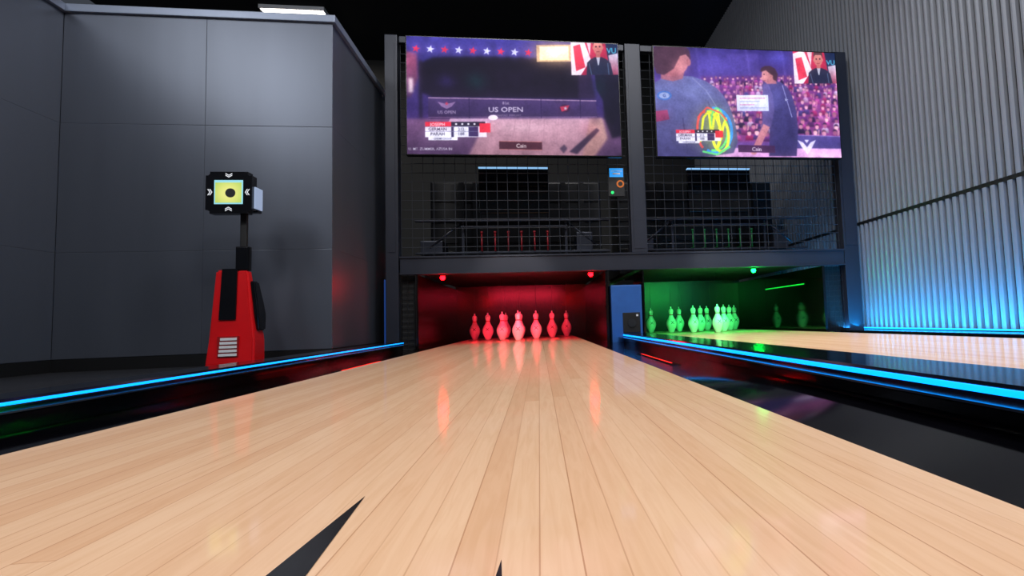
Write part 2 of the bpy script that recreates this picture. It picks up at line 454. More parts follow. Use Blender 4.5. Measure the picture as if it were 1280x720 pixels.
# divider cabinet between lanes
cb=empty('ball_return_cabinet',(0.70,FY-0.005,0.0),'grey-blue steel cabinet, blue LED light in its colour, between the two pin pits','cabinet')
bm=bmesh.new(); bbox(bm,-0.145,0.095,0.0,0.28,-0.13,0.415,0.008); fin('cabinet_body',bm,M_cab,cb)
bm=bmesh.new(); bbox(bm,-0.060,0.075,-0.006,0.0,0.045,0.20,0.003); fin('hatch',bm,M_black,cb,label='black recessed hatch')
bm=bmesh.new(); cyl(bm,(0.01,-0.012,0.12),(0.01,-0.0065,0.12),0.032,n=24); fin('hatch_wheel',bm,mat('grey_wheel',(34,37,42),0.4),cb)
bm=bmesh.new(); box(bm,0.045,0.06,-0.010,-0.0065,0.17,0.185); fin('indicator',bm,M_white,cb)

# signal lamps under the beam
def lamp(x,y,m,colr,label,en):
    e=empty('signal_lamp',(x,y,0.532),label,'light','signal lamps under the beam')
    bm=bmesh.new(); cyl(bm,(0,0,-0.010),(0,0,0),0.024,n=20); fin('lamp_base',bm,M_black,e)
    bm=bmesh.new(); t=bmesh.new(); bmesh.ops.create_uvsphere(t,u_segments=16,v_segments=10,radius=0.019); 
    for f in t.faces: f.smooth=True
    for v in t.verts: v.co.z-=0.021
    merge(bm,t); fin('lamp_dome',bm,m,e)
    l=bpy.data.lights.new('signal_glow','POINT'); l.color=colr; l.energy=en; l.shadow_soft_size=0.03; l.specular_factor=0.0
    o=bpy.data.objects.new('signal_glow',l); col.objects.link(o); o.location=(x,y-0.03,0.465)
lamp(-0.71,4.17,E_red,(1,0.0,0.002),'small glowing red lamp under the steel beam',3)
lamp(0.41,4.17,E_red,(1,0.0,0.002),'small glowing red lamp under the steel beam',3)
lamp(1.75,4.17,E_green,(0.0,1,0.06),'small glowing green lamp under the steel beam',8)

# ------------------------------------------------------------------ pins
prof=[(0.018,0),(0.023,0.003),(0.030,0.018),(0.041,0.042),(0.0495,0.066),(0.0525,0.085),(0.050,0.104),(0.042,0.124),(0.032,0.141),(0.0235,0.157),(0.0195,0.170),(0.0188,0.180),(0.0205,0.192),(0.0238,0.205),(0.0245,0.214),(0.022,0.226),(0.015,0.235),(0.006,0.2385)]
bm=bmesh.new(); lathe(bm,prof); bmesh.ops.recalc_face_normals(bm,faces=bm.faces[:])
pm=bpy.data.meshes.new('pin_body'); bm.to_mesh(pm); bm.free(); pm.materials.append(M_pin)
bm=bmesh.new(); cyl(bm,(0,0,0.234),(0,0,0.258),0.0080,0.0055,n=10)
cpm=bpy.data.meshes.new('pin_cap'); bm.to_mesh(cpm); bm.free(); cpm.materials.append(M_white)
bm=bmesh.new(); cyl(bm,(0,0,0.2585),(0,0,0.555),0.0008,n=5)
sm_=bpy.data.meshes.new('string'); bm.to_mesh(sm_); bm.free(); sm_.materials.append(M_string)
for i,c in enumerate(LC):
    for r in range(4):
        for k in range(r+1):
            x=c+(k-r/2)*0.305; y=4.74+r*0.264
            p=bpy.data.objects.new('bowling_pin',None); p.empty_display_size=0.05; col.objects.link(p); p.location=(x,y,0.0005)
            tag(p,'white duckpin on a string, %s' % ('glowing pink under red light' if i==0 else 'tinted by green light'),'bowling pin',None,'pins on the %s-lit deck'%('red' if i==0 else 'green'))
            for nm,me in (('pin_body',pm),('pin_cap',cpm),('string',sm_)):
                b=bpy.data.objects.new(nm,me); col.objects.link(b); b.parent=p

# ------------------------------------------------------------------ pinsetters behind the mesh
for i,c in enumerate(LC):
    e=empty('pinsetter',(c,4.5,0.581),'black string pinsetter machine with %s rods behind the mesh'%('red' if i==0 else 'green'),'machine','pinsetters')
    z0=0.581
    bm=bmesh.new()
    bbox(bm,-0.84,0.84,0.55,1.4,0,0.25,0.01); bbox(bm,-0.82,0.82,0.75,1.2,0.25,0.95,0.02)
    for x in (-0.6,0.57): box(bm,x,x+0.03,-0.1,0.55,0,0.03)
    for x in (-0.6,-0.3,0.0,0.3,0.6): cyl(bm,(x,0.54,0.15),(x,0.50,0.15),0.06,n=20)
    for z in (0.35,0.55,0.75): box(bm,-0.80,0.80,0.735,0.75,z,z+0.012)
    for x in (-0.55,-0.42,0.42,0.60): box(bm,x,x+0.05,0.70,0.75,0.27,0.93)
    fin('machine_body',bm,M_machine,e)
    bm=bmesh.new()
    bbox(bm,-0.80,0.80,0.0,0.04,1.0-z0,1.014-z0,0.003); bbox(bm,-0.46,0.46,0.04,0.30,1.0-z0,1.018-z0,0.003)
    bbox(bm,-0.44,0.44,0.02,0.05,0.955-z0,0.965-z0,0.002)
    bbox(bm,-0.80,0.80,0.02,0.05,0.735-z0,0.75-z0,0.002)
    for x in (-0.44,0.42): box(bm,x,x+0.02,0.08,0.10,0,1.0-z0)
    cyl(bm,(-0.70,0.1,0.80-z0),(-0.45,0.1,1.0-z0),0.009,n=8); cyl(bm,(0.70,0.1,0.80-z0),(0.45,0.1,1.0-z0),0.009,n=8)
    bbox(bm,-0.78,-0.60,0.10,0.40,0.74-z0,0.86-z0,0.01); bbox(bm,0.52,0.66,0.10,0.40,0.74-z0,0.92-z0,0.01)
    fin('machine_table',bm,mat('machine_steel',(58,62,76),0.35,0.4),e)
    bm=bmesh.new()
    bbox(bm,-0.29,0.29,0.02,0.06,1.07-z0,1.45-z0,0.006)
    for x in (-0.28,0.27): box(bm,x,x+0.01,0.02,0.05,1.02-z0,1.07-z0)
    box(bm,-0.29,0.29,0.012,0.02,1.30-z0,1.31-z0); box(bm,-0.003,0.003,0.012,0.02,1.08-z0,1.44-z0)
    fin('control_panel',bm,M_black_gloss,e)
    bm=bmesh.new(); bbox(bm,-0.29,0.29,0.01,0.05,1.453-z0,1.463-z0,0.003); fin('glow_strip',bm,E_coolline,e,label='cool white light line')
    rm = mat('red_rod',(160,34,46),0.4) if i==0 else mat('green_rod',(36,124,70),0.4)
    for k in range(6):
        bm=bmesh.new(); x=-0.27+k*0.108
        cyl(bm,(x,0.0,0.75-z0),(x,0.0,0.90-z0),0.006,n=10); cyl(bm,(x,0.0,0.90-z0),(x,0.0,0.915-z0),0.011,n=10)
        box(bm,x-0.004,x+0.004,-0.005,0.10,0.752-z0,0.76-z0)
        fin('rod',bm,rm,e)

# small status sign on the mesh
e=empty('status_sign',(0.635,FY+0.045,1.12),'blue status sign with round badge and green indicator','sign')
bm=bmesh.new(); bbox(bm,-0.065,0.065,-0.015,0.005,0.0,0.23,0.005); fin('sign_board',bm,M_black,e)
bm=bmesh.new(); box(bm,-0.055,0.055,-0.018,-0.0155,0.155,0.225); fin('blue_display',bm,E_signblue,e)
bm=bmesh.new(); box(bm,-0.045,0.045,-0.0195,-0.0185,0.20,0.205); box(bm,-0.03,0.03,-0.0195,-0.0185,0.175,0.187); fin('sign_marking',bm,M_white,e)
bm=bmesh.new(); cyl(bm,(0.03,-0.018,0.10),(0.03,-0.0155,0.10),0.030,n=20); fin('round_badge',bm,E_orange,e)
bm=bmesh.new(); cyl(bm,(0.03,-0.0195,0.10),(0.03,-0.0182,0.10),0.018,n=20); fin('badge_center',bm,M_black,e)
bm=bmesh.new(); cyl(bm,(-0.035,-0.02,0.03),(-0.035,-0.0155,0.03),0.012,n=14); fin('indicator',bm,emis('green_dot',(30,230,110),1.2),e)

# ------------------------------------------------------------------ televisions
# The picture is a fine grid of coloured vertices (like display pixels) on the screen surface.
vm=bpy.data.materials.new('screen_picture'); vm.use_nodes=True
nt=vm.node_tree; b=nt.nodes['Principled BSDF']
va=nt.nodes.new('ShaderNodeVertexColor'); va.layer_name='Col'
nt.links.new(va.outputs[0],b.inputs['Emission Color']); b.inputs['Emission Strength'].default_value=1.2
b.inputs['Base Color'].default_value=(0.004,0.004,0.006,1); b.inputs['Roughness'].default_value=0.6; b.inputs['Specular IOR Level'].default_value=0.08

def gblur(a,sig):
    r=max(1,int(sig*2.5)); k=np.exp(-0.5*(np.arange(-r,r+1)/sig)**2); k/=k.sum()
    for ax in (0,1):
        pw=[(0,0)]*3; pw[ax]=(r,r); p=np.pad(a,pw,mode='edge'); out=np.zeros_like(a); n=a.shape[ax]
        for j,kv in enumerate(k):
            out+=kv*(p[j:j+n] if ax==0 else p[:,j:j+n])
        a=out
    return a

class Pic:
    NX,NY=636,360
    def __init__(s,w,h,grid,seed):
        s.w=w;s.h=h;s.g=grid;s.seed=seed
        s.img=np.zeros((s.NY,s.NX,3))
    def m(s,x,y):
        x0,x1,t0,t1,b0,b1=s.g
        u=(x-x0)/(x1-x0); T=t0+(t1-t0)*u; B=b0+(b1-b0)*u
        return u*s.NX, (y-T)/(B-T)*s.NY
    def fill(s,P,c,c2=None):
        P=np.array(P); x0,y0=np.floor(P.min(0)); x1,y1=np.ceil(P.max(0))
        gy0,gy1=P[:,1].min(),P[:,1].max()
        x0=int(max(0,x0));y0=int(max(0,y0));x1=int(min(s.NX,x1));y1=int(min(s.NY,y1))
        if x1<=x0 or y1<=y0: return
        acc=np.zeros((y1-y0,x1-x0))
        for ox,oy in ((.25,.25),(.75,.25),(.25,.75),(.75,.75)):
            X,Y=np.meshgrid(np.arange(x0,x1)+ox,np.arange(y0,y1)+oy)
            ins=np.zeros(X.shape,bool); n=len(P)
            for i in range(n):
                ax,ay=P[i]; bx,by=P[(i+1)%n]
                if ay==by: continue
                ins^=((ay>Y)!=(by>Y))&(X<(bx-ax)*(Y-ay)/(by-ay)+ax)
            acc+=ins*0.25
        acc=acc[...,None]; cc=np.array(c,float)
        if c2 is None: colr=cc
        else:
            t=((np.arange(y0,y1)+.5-gy0)/max(1e-6,gy1-gy0)).clip(0,1)[:,None,None]; colr=cc+(np.array(c2,float)-cc)*t
        s.img[y0:y1,x0:x1]=s.img[y0:y1,x0:x1]*(1-acc)+colr*acc
    def poly(s,pts,c,c2=None): s.fill([s.m(*p) for p in pts],c,c2)
    def rect(s,x0,y0,x1,y1,c,c2=None): s.poly([(x0,y0),(x1,y0),(x1,y1),(x0,y1)],c,c2)
    def ell(s,cx,cy,rx,ry,c,n=18,c2=None):
        s.poly([(cx+rx*math.cos(2*math.pi*k/n),cy+ry*math.sin(2*math.pi*k/n)) for k in range(n)],c,c2)
    def soft(s,cx,cy,rx,ry,c,amt=0.8):
        X,Y=s.m(cx,cy); sx=rx*s.NX/(s.g[1]-s.g[0])*0.6; sy=ry*s.NY/145*0.6
        yy,xx=np.mgrid[0:s.NY,0:s.NX]
        a=(amt*np.exp(-((xx-X)/sx)**2/2-((yy-Y)/sy)**2/2))[...,None]
        s.img=s.img*(1-a)+np.array(c,float)*a
    def star(s,cx,cy,r,c):
        s.poly([(cx+(r if k%2==0 else r*0.42)*math.sin(math.pi*k/5+0.2),cy-(r if k%2==0 else r*0.42)*math.cos(math.pi*k/5+0.2)) for k in range(10)],c)
    def line(s,pts,w,c):
        for a,b in zip(pts,pts[1:]):
            dx=b[0]-a[0];dy=b[1]-a[1];L=math.hypot(dx,dy) or 1
            nx=-dy/L*w/2;ny=dx/L*w/2
            s.poly([(a[0]+nx,a[1]+ny),(b[0]+nx,b[1]+ny),(b[0]-nx,b[1]-ny),(a[0]-nx,a[1]-ny)],c)
    def text(s,x,y,h,body,c,wscale=1.0):
        cu=bpy.data.curves.new('t','FONT'); cu.body=body; cu.size=1; cu.align_x='CENTER'; cu.resolution_u=2; cu.offset=0.015
        o=bpy.data.objects.new('t',cu); col.objects.link(o)
        dg=bpy.context.evaluated_depsgraph_get(); dg.update()
        me=bpy.data.meshes.new_from_object(o.evaluated_get(dg)); k=h/0.7
        V=[s.m(x+v.co.x*k*wscale,y-(v.co.y-0.35)*k) for v in me.vertices]
        for p in me.polygons: s.fill([V[q] for q in p.vertices],c)
        bpy.data.objects.remove(o); bpy.data.curves.remove(cu); bpy.data.meshes.remove(me)
    def blur(s,sig): s.img=gblur(s.img,sig)
    def build(s,parent):
        rng=np.random.RandomState(s.seed)
        im=gblur(s.img,0.9)
        n1=gblur(rng.rand(s.NY,s.NX,1)-0.5,7.0); n1/=n1.std(); n2=gblur(rng.rand(s.NY,s.NX,1)-0.5,1.8); n2/=n2.std()
        im=im*(1+0.04*n1+0.03*n2)
        small=gblur(im,16.0)
        im=im*0.86+small*0.25+np.array([4,3,12.])  # wide blur mixed in as painted bloom and screen haze
        im=im.clip(0,255)/255.0
        lin=np.where(im<=0.04045,im/12.92,((im+0.055)/1.055)**2.4)
        NX,NY=s.NX,s.NY
        xs=(np.arange(NX)/(NX-1)-0.5)*s.w; zs_=s.h*(1-np.arange(NY)/(NY-1))
        X,Z=np.meshgrid(xs,zs_); co=np.stack([X,np.zeros_like(X),Z],-1).reshape(-1,3)
        idx=np.arange(NX*NY).reshape(NY,NX)
        quads=np.stack([idx[1:,:-1],idx[1:,1:],idx[:-1,1:],idx[:-1,:-1]],-1).reshape(-1,4)
        me=bpy.data.meshes.new('screen_picture')
        me.vertices.add(len(co)); me.vertices.foreach_set('co',co.astype(np.float32).ravel())
        me.loops.add(quads.size); me.loops.foreach_set('vertex_index',quads.astype(np.int32).ravel())
        me.polygons.add(len(quads)); me.polygons.foreach_set('loop_start',(np.arange(len(quads))*4).astype(np.int32))
        me.update(calc_edges=True)
        ca=me.color_attributes.new('Col','FLOAT_COLOR','POINT')
        rgba=np.concatenate([lin.reshape(-1,3),np.ones((NX*NY,1))],1)
        ca.data.foreach_set('color',rgba.astype(np.float32).ravel())
        me.materials.append(vm)
        o=bpy.data.objects.new('screen_picture',me); col.objects.link(o); o.parent=parent; o.location=(0,-0.0265,0.009)
        return o

def tv(xc,w,z0,h,label,grid,draw,seed):
    e=empty('television',(xc,3.985,z0),label,'television','wall televisions')
    bm=bmesh.new(); bbox(bm,-w/2,w/2,-0.025,0.02,0,h,0.005); fin('tv_casing',bm,M_screenedge,e)
    bm=bmesh.new(); bbox(bm,-0.25,0.25,0.02,0.06,h*0.3,h*0.7,0.004)
    box(bm,-0.3,-0.26,0.02,0.115,h*0.25,h*0.75); box(bm,0.26,0.3,0.02,0.115,h*0.25,h*0.75)
    fin('wall_bracket',bm,M_black,e)
    p=Pic(w-0.016,h-0.018,grid,seed); draw(p); p.build(e)
    return e

def inset(p,x0,y0,x1,y1):
    """small corner picture: man in a dark jacket before red and white flashes"""
    w=x1-x0;h=y1-y0
    p.rect(x0,y0,x1,y1,(196,40,66),(150,20,50))
    p.poly([(x0,y0+h*.1),(x0+w*.25,y0),(x0+w*.42,y0+h*.6),(x0+w*.2,y1),(x0,y1)],(236,226,232))
    p.poly([(x0+w*.05,y0+h*.25),(x0+w*.2,y0+h*.2),(x0+w*.3,y0+h*.8),(x0+w*.1,y0+h*.9)],(205,40,60))
    p.poly([(x0+w*.32,y0),(x0+w*.45,y0),(x0+w*.40,y0+h*.5)],(230,200,210))
    p.poly([(x0+w*.72,y0),(x1,y0),(x1,y0+h*.5),(x0+w*.8,y0+h*.7)],(20,34,60))
    p.poly([(x0+w*.8,y0+h*.5),(x1,y0+h*.45),(x1,y1),(x0+w*.85,y1)],(205,200,215),(150,60,80))
    cx=x0+w*.58
    p.poly([(cx-w*.26,y1),(cx-w*.24,y0+h*.68),(cx-w*.17,y0+h*.6),(cx-w*.07,y0+h*.54),(cx+w*.07,y0+h*.54),(cx+w*.18,y0+h*.6),(cx+w*.26,y0+h*.7),(cx+w*.31,y1)],(26,32,50))
    p.poly([(cx-w*.045,y0+h*.52),(cx+w*.045,y0+h*.52),(cx+w*.01,y0+h*.75),(cx-w*.01,y0+h*.75)],(180,186,200))
    p.line([(cx-w*.2,y0+h*.7),(cx-w*.15,y1)],w*.015,(70,100,130)); p.line([(cx+w*.2,y0+h*.7),(cx+w*.22,y1)],w*.015,(70,100,130))
    p.rect(cx-w*.045,y0+h*.4,cx+w*.045,y0+h*.55,(170,98,86))
    p.ell(cx,y0+h*.29,w*.10,h*.20,(220,148,130),16,(170,92,84)); 
    p.ell(cx-w*.10,y0+h*.30,w*.018,h*.05,(186,112,98),8); p.ell(cx+w*.10,y0+h*.30,w*.018,h*.05,(186,112,98),8)
    p.poly([(cx-w*.11,y0+h*.24),(cx-w*.1,y0+h*.08),(cx-w*.04,y0+h*.02),(cx+w*.04,y0+h*.02),(cx+w*.1,y0+h*.08),(cx+w*.11,y0+h*.24),(cx+w*.07,y0+h*.15),(cx-w*.07,y0+h*.15)],(66,46,46))
    for sx in (-1,1): p.ell(cx+sx*w*.04,y0+h*.27,w*.02,h*.025,(40,24,30),8)
    p.poly([(cx-w*.012,y0+h*.28),(cx+w*.012,y0+h*.28),(cx+w*.018,y0+h*.345),(cx-w*.018,y0+h*.345)],(180,104,92))
    p.line([(cx-w*.035,y0+h*.40),(cx+w*.035,y0+h*.40)],h*.02,(120,50,50))
    p.text(x0+w*.87,y0+h*.38,h*.14,'VU',(70,200,230))

def scorebox(p,x0,y0,x1,y1,names):
    w=x1-x0;h=y1-y0
    p.rect(x0,y0,x1,y1,(230,230,240)); p.rect(x0,y0,x0+w*.42,y0+h*.32,(215,30,45))
    p.rect(x0+w*.42,y0,x0+w*.98,y0+h*.30,(20,18,30)); p.rect(x0+w*.88,y0+h*.1,x1+w*.06,y0+h*.7,(210,30,45))
    for k in range(4): p.ell(x0+w*(.5+.1*k),y0+h*.15,w*.018,h*.06,(235,235,240),8)
    p.rect(x0+w*.42,y0+h*.32,x0+w*.46,y1,(30,25,60)); p.rect(x0+w*.7,y0+h*.34,x0+w*.86,y0+h*.96,(40,30,70))
    for k,nm in enumerate(names):
        yy=y0+h*(.17+.31*k)
        p.text(x0+w*.20,yy,h*.20,nm,(250,250,250) if k==0 else (20,20,40))
        if k: p.text(x0+w*.58,yy,h*.19,'212' if k==1 else '188',(30,30,60))
        if k: p.line([(x0,yy-h*.155),(x0+w*.86,yy-h*.155)],h*.03,(90,90,120))
    p.rect(x0+w*.05,y1,x0+w*.52,y1+h*.2,(232,232,240)); p.text(x0+w*.28,y1+h*.1,h*.11,'CHAMPIONSHIP',(30,30,70))

def draw_left(p):
    p.rect(505,40,778,203,(54,46,112),(44,30,70))
    p.rect(505,40,778,84,(66,60,152),(34,32,84))
    p.poly([(524,82),(540,74),(600,73),(668,76),(735,84),(742,128),(540,125),(526,118)],(12,10,18),(20,16,28))
    p.poly([(735,84),(742,128),(720,127),(722,80)],(34,26,48))
    p.poly([(505,66),(521,68),(522,100),(514,124),(505,126)],(150,70,96),(60,40,70)); p.rect(511,100,516,118,(225,200,205))
    p.rect(523,78,527,150,(24,20,34))
    p.poly([(505,151),(778,152),(778,203),(505,203)],(104,72,104),(50,34,56))
    p.poly([(606,151),(734,151),(738,172),(720,200),(580,200),(594,172)],(184,142,154),(128,92,100))
    p.poly([(734,151),(750,151),(756,176),(740,196),(722,200)],(190,150,138),(134,96,90))
    p.poly([(752,97),(778,97),(778,172),(762,176),(752,150)],(20,18,34),(14,12,22))
    p.blur(2.8)
    p.poly([(706,192),(742,163),(746,166),(716,195)],(36,28,44)); p.poly([(694,188),(700,183),(704,188),(699,194)],(54,42,58))
    p.poly([(742,97),(772,97),(775,140),(764,160),(755,154),(752,130),(744,116)],(18,18,32),(12,12,20))
    p.blur(1.8)
    p.soft(556,104,12,9,(34,26,64),0.8); p.soft(592,104,14,12,(14,44,44),0.6); p.soft(640,96,30,14,(24,18,34),0.5)
    p.soft(748,112,10,14,(16,40,44),0.4); p.soft(740,152,8,8,(70,40,60),0.4)
    p.soft(691,70,34,18,(196,150,110),0.75)
    p.soft(650,162,34,7,(210,172,182),0.5); p.soft(735,165,14,12,(150,70,84),0.3)
    for k in range(9):
        p.soft(520+k*17.2,63+k*0.8,8,8,(104,90,190),0.55)
    for k in range(9):
        p.star(520+k*17.2,63+k*0.8,5.2,(228,44,70) if k%2==0 else (222,222,248))
    p.rect(668,60,712,81,(214,172,124)); p.rect(672,62,709,79,(255,248,212),(255,236,176)); p.soft(688,70,8,6,(255,255,240),0.7)
    # sign boards
    p.poly([(534,124),(600,125),(742,129),(744,150),(534,151)],(66,50,92),(34,26,54))
    p.line([(534,125),(743,130)],1.2,(160,130,160)); p.line([(534,149.5),(743,149.5)],0.8,(110,84,122))
    for x in (583,672,722): p.line([(x,126),(x,151)],0.8,(30,22,50))
    p.poly([(545,130),(556,133),(567,130),(562,136),(556,139),(550,136)],(130,102,142)); p.star(556,132.5,2.8,(180,56,76))
    p.text(556,143,3.8,'US OPEN',(176,158,186)); 
    p.text(628,132,3.4,'81st',(190,174,198))
    p.text(628,140,6.0,'US OPEN',(220,208,228),1.25)
    p.text(628,147.2,2.2,'INDIANAPOLIS  FEBRUARY',(130,112,142))
    p.ell(702,139,7,5,(50,26,52)); p.poly([(696,137),(708,135),(705,141),(698,143)],(180,46,66)); p.star(703,139,2.6,(205,195,210))
    p.poly([(560,151),(612,151),(606,158),(556,160)],(186,152,178)); p.ell(612,150,6,3.2,(234,220,232))
    for a_,b_ in ((640,632),(658,652),(676,672),(694,688)): p.line([(a_,151),(b_,200)],0.5,(146,108,120))
    inset(p,712,50,773,98)
    scorebox(p,530,155,604,174,['JOSEPH','GERMAN','PARAH'])
    p.poly([(619,179),(672,180),(672,190),(619,189)],(52,22,28)); p.line([(619,179),(672,180)],0.7,(170,104,98)); p.line([(619,189),(672,190)],0.7,(170,104,98))
    p.text(646,184.6,4.8,'Cain',(240,236,230))
    p.text(536,188.5,3.0,'U. MT. ZUMMER, AZUSA IN',(215,215,225))

def draw_right(p):
    p.rect(812,50,1052,205,(70,54,130),(100,64,136))
    p.rect(812,50,1052,100,(38,34,92),(64,48,116))
    p.poly([(905,70),(945,70),(945,95),(915,100)],(66,54,124))
    for x_ in (868,884,930,975): p.line([(x_,60),(x_+4,104)],0.9,(104,90,176))
    p.rect(872,98,1052,180,(84,40,104),(120,50,112))
    p.blur(3.0); p.soft(890,84,30,20,(88,76,168),0.7); p.soft(970,76,16,10,(90,84,190),0.6)
    # crowd
    rnd=random.Random(3)
    for r in range(10):
        y=101+r*7.6; sc=0.70+r*0.085
        nn=int(30/sc*0.72)
        for k in range(nn):
            x=878+k*(172/nn)+rnd.uniform(-2.0,2.0); yy=y+rnd.uniform(-1.6,1.6)
            cl=rnd.choice([(130,46,110),(196,66,160),(108,46,130),(66,44,116),(216,120,196),(82,38,96),(170,38,96),(56,56,130),(220,190,230),(30,22,56)])
            q=rnd.uniform(0.9,1.12)
            p.poly([(x-3.6*sc,yy+9),(x-3.0*sc,yy+3.8),(x-1.2*sc,yy+2.4),(x+1.2*sc,yy+2.4),(x+3.0*sc,yy+3.8),(x+3.6*sc,yy+9)],cl,tuple(v*0.5 for v in cl))
            p.ell(x,yy,1.8*sc*q,2.5*sc*q,rnd.choice([(240,170,184),(216,144,164),(196,118,142),(250,190,198),(150,84,112)]),10)
            p.poly([(x-2.0*sc*q,yy),(x-1.6*sc*q,yy-2.0*sc*q),(x,yy-2.9*sc*q),(x+1.6*sc*q,yy-2.0*sc*q),(x+2.0*sc*q,yy),(x+1.2*sc,yy-1.2*sc),(x-1.2*sc,yy-1.2*sc)],rnd.choice([(50,30,60),(80,50,66),(30,20,46),(130,94,94)]))
            if rnd.random()<0.25: p.line([(x+2.6*sc,yy+4),(x+3.4*sc,yy-3)],1.1*sc,(216,150,160))
    p.blur(1.0)
    p.soft(1010,130,26,24,(190,80,160),0.2); p.soft(905,115,14,12,(120,60,140),0.4)
    # lower boards and floor
    p.poly([(955,171),(1052,174),(1052,190),(955,190)],(70,62,124),(50,46,100)); p.line([(955,171),(1048,174)],0.8,(140,120,186))
    p.poly([(812,187),(1052,189),(1052,204),(812,204)],(222,166,216),(194,136,192))
    p.soft(1020,196,24,5,(240,200,232),0.5)
    p.poly([(989,178),(996,181),(1001,187),(1006,181),(1013,178),(1007,188),(1001,196),(995,188)],(216,210,236)); p.poly([(998,178),(1001,182),(1004,178)],(216,210,236))
    # large person seen from behind
    p.poly([(812,108),(824,101),(846,97),(862,98),(878,104),(890,112),(899,122),(906,136),(912,158),(914,180),(908,194),(880,198),(812,200)],(94,100,148),(60,58,98))
    p.poly([(812,150),(834,142),(852,140),(872,146),(882,160),(886,198),(812,200)],(80,82,126),(54,52,90))
    p.poly([(824,78),(856,80),(850,101),(838,104),(824,101)],(150,90,100))
    p.ell(839,76,20,22,(204,138,136),22,(160,92,100)); p.ell(858,80,3,5,(176,106,108),10)
    p.poly([(816,84),(814,64),(824,54),(838,52),(852,55),(860,66),(861,77),(855,70),(848,72),(840,88),(828,96),(819,94)],(66,42,54))
    p.line([(862,100),(878,116),(893,142)],1.2,(126,130,170)); p.line([(848,150),(852,196)],1.4,(52,50,86)); p.line([(880,130),(888,160)],1.4,(58,56,96))
    # bowler
    p.poly([(948,109),(954,105),(962,104),(972,106),(980,112),(986,124),(990,142),(991,164),(987,198),(952,198),(955,160),(950,134)],(66,64,118),(42,38,76))
    p.poly([(950,109),(956,108),(961,122),(962,142),(957,160),(947,176),(938,190),(933,188),(940,172),(946,156),(947,128)],(86,80,138),(70,58,102))
    p.poly([(947,158),(955,162),(942,186),(935,193),(931,190)],(190,124,128),(170,104,110)); p.ell(933,193,4,3.4,(196,130,130),10)
    p.poly([(953,96),(964,96),(967,108),(954,108)],(166,102,106))
    p.ell(957,97,8.6,10.5,(208,142,138),18,(176,106,108)); p.poly([(949,99),(946,101),(949,103)],(204,138,134))
    p.poly([(947,93),(948,88),(953,85.5),(960,85.5),(966,89),(969,96),(967,105),(963,103),(961,97),(954,91)],(54,34,40)); p.ell(961,99,1.6,2.4,(186,116,114),8)
    p.blur(1.1)
    p.soft(862,116,18,9,(118,126,176),0.5); p.soft(838,134,12,16,(78,80,126),0.5); p.soft(895,160,6,22,(50,48,88),0.5); p.soft(850,186,14,10,(44,42,78),0.4)
    p.soft(848,86,8,8,(216,150,146),0.4); p.soft(966,126,7,14,(86,86,150),0.4); p.soft(980,160,5,20,(36,32,66),0.5); p.soft(952,100,4,6,(224,160,150),0.4)
    p.ell(951.5,96,1.0,0.8,(40,24,30),6); p.line([(949,104),(953,104)],0.7,(120,50,60)); p.star(978,128,2.6,(190,196,226))
    p.line([(974,110),(984,150)],1.1,(140,140,196))
    p.ell(827,122,9,6,(60,100,170)); p.ell(827,122,6.4,4,(150,166,206)); p.text(827,122,3.6,'G',(30,50,120))
    p.poly([(812,142),(830,140),(832,152),(812,156)],(150,56,90),(110,40,70))
    # white board
    p.rect(915,122,955,142,(220,226,242),(190,198,226)); 
    for k in range(4): p.line([(919,126+k*4),(951-(k%3)*7,126+k*4)],1.0,(140,150,190) if k%2 else (200,110,140))
    # neon brush marks
    Y=(222,232,40); R=(226,70,60); B=(44,134,226); G=(86,216,110)
    p.soft(885,166,24,30,(130,160,60),0.5)
    def arc(cx,cy,rx,ry,a0,a1,w,c,n=18):
        p.line([(cx+rx*math.cos(math.radians(a0+(a1-a0)*k/n)),cy+ry*math.sin(math.radians(a0+(a1-a0)*k/n))) for k in range(n+1)],w,c)
    arc(886,166,21,28,-95,120,3.6,B); arc(884,166,18,25,-110,100,2.8,G); arc(880,168,13,25,-100,55,4.0,Y)
    arc(874,166,9,23,110,280,2.8,R); arc(893,172,10,20,-50,190,3.4,Y); arc(890,160,8,22,150,330,2.0,G)
    p.line([(868,180),(873,150),(880,142),(882,176),(886,150),(891,140),(893,178),(897,160),(901,150)],2.8,Y); p.line([(866,150),(878,137),(894,144),(902,154)],2.0,R)
    p.line([(870,192),(888,196),(904,186)],2.4,G)
    p.soft(888,164,16,24,(200,220,90),0.25)
    scorebox(p,839,165,893,179,['JOSEPH','GERMAN','PARAH'])
    p.poly([(914,184),(960,185),(960,194),(914,193)],(52,28,56)); p.text(937,189.2,4.6,'Cain',(240,234,242))
    inset(p,990,66,1046,108)

tv(-0.127,1.58,1.385,0.90,'large television showing a bowling tournament lane and scoreboard',(508.5,773.5,46.5,60,195,197),draw_left,1)
tv(1.700,1.54,1.385,0.895,'large television showing a bowler and purple-lit crowd',(816,1045,59,70,198,200),draw_right,2)

